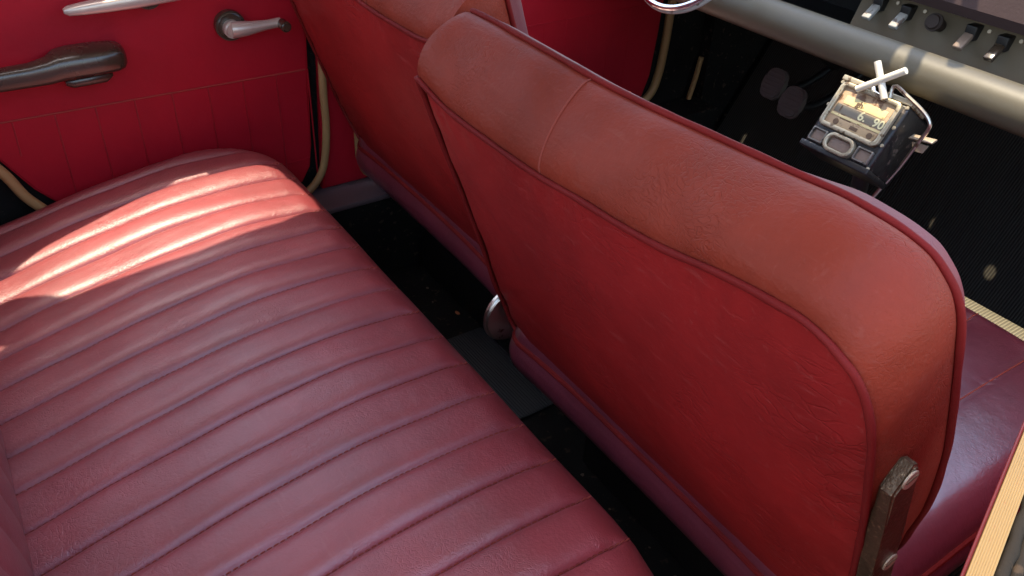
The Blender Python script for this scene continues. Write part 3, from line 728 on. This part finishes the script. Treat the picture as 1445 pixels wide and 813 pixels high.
# ------------------------------------------------------------------ taximeter
tm = thing('taximeter', 'old sunlit mechanical taximeter with yellow fare window and crossed metal flag on top', 'taximeter', (1.10, .68, .47))
TL = Vector((1.100, .718, .599)); wv = Vector((0, -1, 0)); hv = Vector((-.56, 0, -.83)).normalized(); nv = Vector((-.83, 0, .56)).normalized()
Wd, Hd = .119, .107
def mp(a, b, o=0.0): return TL + wv * (a * Wd) + hv * (b * Hd) + nv * o
def slab(a0, a1, b0, b1, o0, o1, bev=.001):
    s = MB(); s.frame_box(mp(a0, b0, o0), wv * ((a1 - a0) * Wd), hv * ((b1 - b0) * Hd), nv * (o1 - o0), bev); return s
case = slab(0, 1, 0, 1, -.085, 0, .006).build('case', M['meter_case'], tm)
slab(-.02, 1.02, .97, 1.06, -.07, .004, .002).build('base_ledge', M['meter_case'], tm)
def ringframe(a0, a1, b0, b1, wd, o0, o1, rad, mat, name, par):
    """rounded rectangular frame raised on the face"""
    out = rrect(a0 * Wd, a1 * Wd, b0 * Hd, b1 * Hd, (rad,) * 4, 72); inn = rrect(a0 * Wd + wd, a1 * Wd - wd, b0 * Hd + wd, b1 * Hd - wd, (max(.0008, rad - wd),) * 4, 72)
    Q = lambda p, o: TL + wv * p.x + hv * p.y + nv * o
    s = MB(); s.grid([[Q(p, o0) for p in out], [Q(p.lerp(q, .12), o1 - .0008) for p, q in zip(out, inn)], [Q(p.lerp(q, .35), o1) for p, q in zip(out, inn)], [Q(p.lerp(q, .75), o1) for p, q in zip(out, inn)], [Q(q, o1 - .0015) for q in inn], [Q(q, o0) for q in inn]], close_v=True)
    return s.build(name, mat, par)
ringframe(.05, .93, .02, .70, .0075, .001, .007, .009, M['meter_trim'], 'window_frame', tm)
fc = slab(.10, .88, .06, .66, -.001, .0012, .0003).build('fare_window', M['meter_face'], tm)
def plate(a0, a1, b0, b1, o, mat, name): return slab(a0, a1, b0, b1, .0012, o, .0002).build(name, mat, fc)
plate(.20, .80, .19, .31, .0020, M['meter_yellow'], 'yellow_strip')
plate(.14, .86, .33, .45, .0018, M['meter_grey'], 'number_strip')
plate(.13, .86, .465, .50, .0021, M['meter_yellow'], 'yellow_strip')
plate(.22, .84, .52, .64, .0020, plain('meter_plaque', (.44, .30, .16), .5, spots=((.25, .16, .08), 90, .6)), 'lower_plaque')
def text(body, a, b, size, o, mat, name, par):
    cu = bpy.data.curves.new('t', 'FONT'); cu.body = body; cu.size = size; cu.extrude = .0003; cu.offset = .00035; cu.align_x = 'CENTER'; cu.align_y = 'CENTER'
    ob = bpy.data.objects.new('t', cu); COL.objects.link(ob)
    dg = bpy.context.evaluated_depsgraph_get(); me = bpy.data.meshes.new_from_object(ob.evaluated_get(dg))
    vs = [v.co.copy() for v in me.vertices]; fs = [tuple(p.vertices) for p in me.polygons]
    bpy.data.objects.remove(ob); bpy.data.curves.remove(cu); bpy.data.meshes.remove(me)
    c = mp(a, b, o); s = MB(); s.add([c + wv * v.x - hv * v.y + nv * v.z for v in vs], fs)
    return s.build(name, mat, par, smooth=False)
text('gh', .42, .25, .012, .0024, M['meter_ink'], 'lettering', fc)
text('1', .22, .39, .012, .0022, M['meter_ink'], 'lettering', fc)
text('6.', .54, .385, .019, .0022, M['meter_digit'], 'fare_digits', fc)
text('90', .775, .39, .018, .0022, M['meter_digit'], 'fare_digits', fc)
plate(.47, .58, .55, .60, .0026, M['meter_ink'], 'mark')
for a in (.26, .76):
    s = MB(); s.cyl(mp(a, .575, .0024), nv, .0045, .001, 20); s.build('mark', M['meter_ink'], fc)
# lower row : two square windows and an oval button
for (a0, a1) in ((.04, .27), (.72, .95)):
    ringframe(a0, a1, .74, .95, .0035, .0005, .005, .003, M['meter_dark_trim'], 'small_frame', tm)
    slab(a0 + .03, a1 - .03, .765, .925, -.001, .0012, .0003).build('small_window', M['meter_brown'], tm)
ringframe(.285, .715, .715, .995, .0062, .0005, .010, .0138, M['meter_trim'], 'button_frame', tm)
slab(.345, .655, .77, .94, 0, .005, .002).build('button', M['meter_brown'], tm)
# rivets along the rim
for (a, b) in [(.03, .05), (.97, .05), (.97, .35), (.97, .62), (.03, .4), (.985, .97)]:
    s = MB(); s.cyl(mp(a, b, .001), nv, .0028, .003, 12, bev=.0008); s.build('rivet', M['meter_trim'], tm)
# bright top plate, and the crossed flag
slab(-.01, .36, -.06, .02, -.05, .002, .002).build('top_plate', M['meter_trim'], tm)
slab(.64, 1.01, -.06, .02, -.05, .002, .002).build('top_plate', M['meter_trim'], tm)
fx = Vector((1.085, .650, .617))
def bar(a, b, r=.0052):
    s = MB(); s.tube([Vector(a), Vector(b)], r, 12); return s
bar((1.098, .670, .641), (1.088, .636, .598)).build('flag_bar', M['flag'], tm)
bar((1.086, .682, .597), (1.096, .622, .644)).build('flag_bar', M['flag'], tm)
s = MB(); s.tube([(1.105, .668, .600), (1.100, .662, .596), (1.10, .640, .592)], .004); s.build('flag_hinge', M['chrome'], tm)
rod = MB(); rod.tube(spline([(1.095, .632, .600), (1.10, .634, .617), (1.10, .612, .610), (1.10, .580, .597), (1.10, .566, .586), (1.10, .565, .575), (1.10, .572, .555), (1.10, .588, .505), (1.10, .607, .458), (1.10, .64, .37)], 60), .0028, 8)
rod.build('rod', M['worn_chrome'], tm)
cl = MB(); cl.frame_box((1.105, .592, .552), (0, -.036, .006), (.012, 0, .003), (.003, 0, -.003), .0006); cl.build('clip', M['screw'], tm)
cl = MB(); cl.prism([(.585, .548), (.560, .551), (.565, .538), (.580, .536)], lambda p, d: (d, p[0], p[1]), 1.106, 1.109); cl.build('clip_tab', M['screw'], tm)
st = MB(); st.tube([(1.15, .672, .50), (1.17, .675, .30), (1.17, .676, .003)], .014, 14); st.build('stand', M['black'], tm)
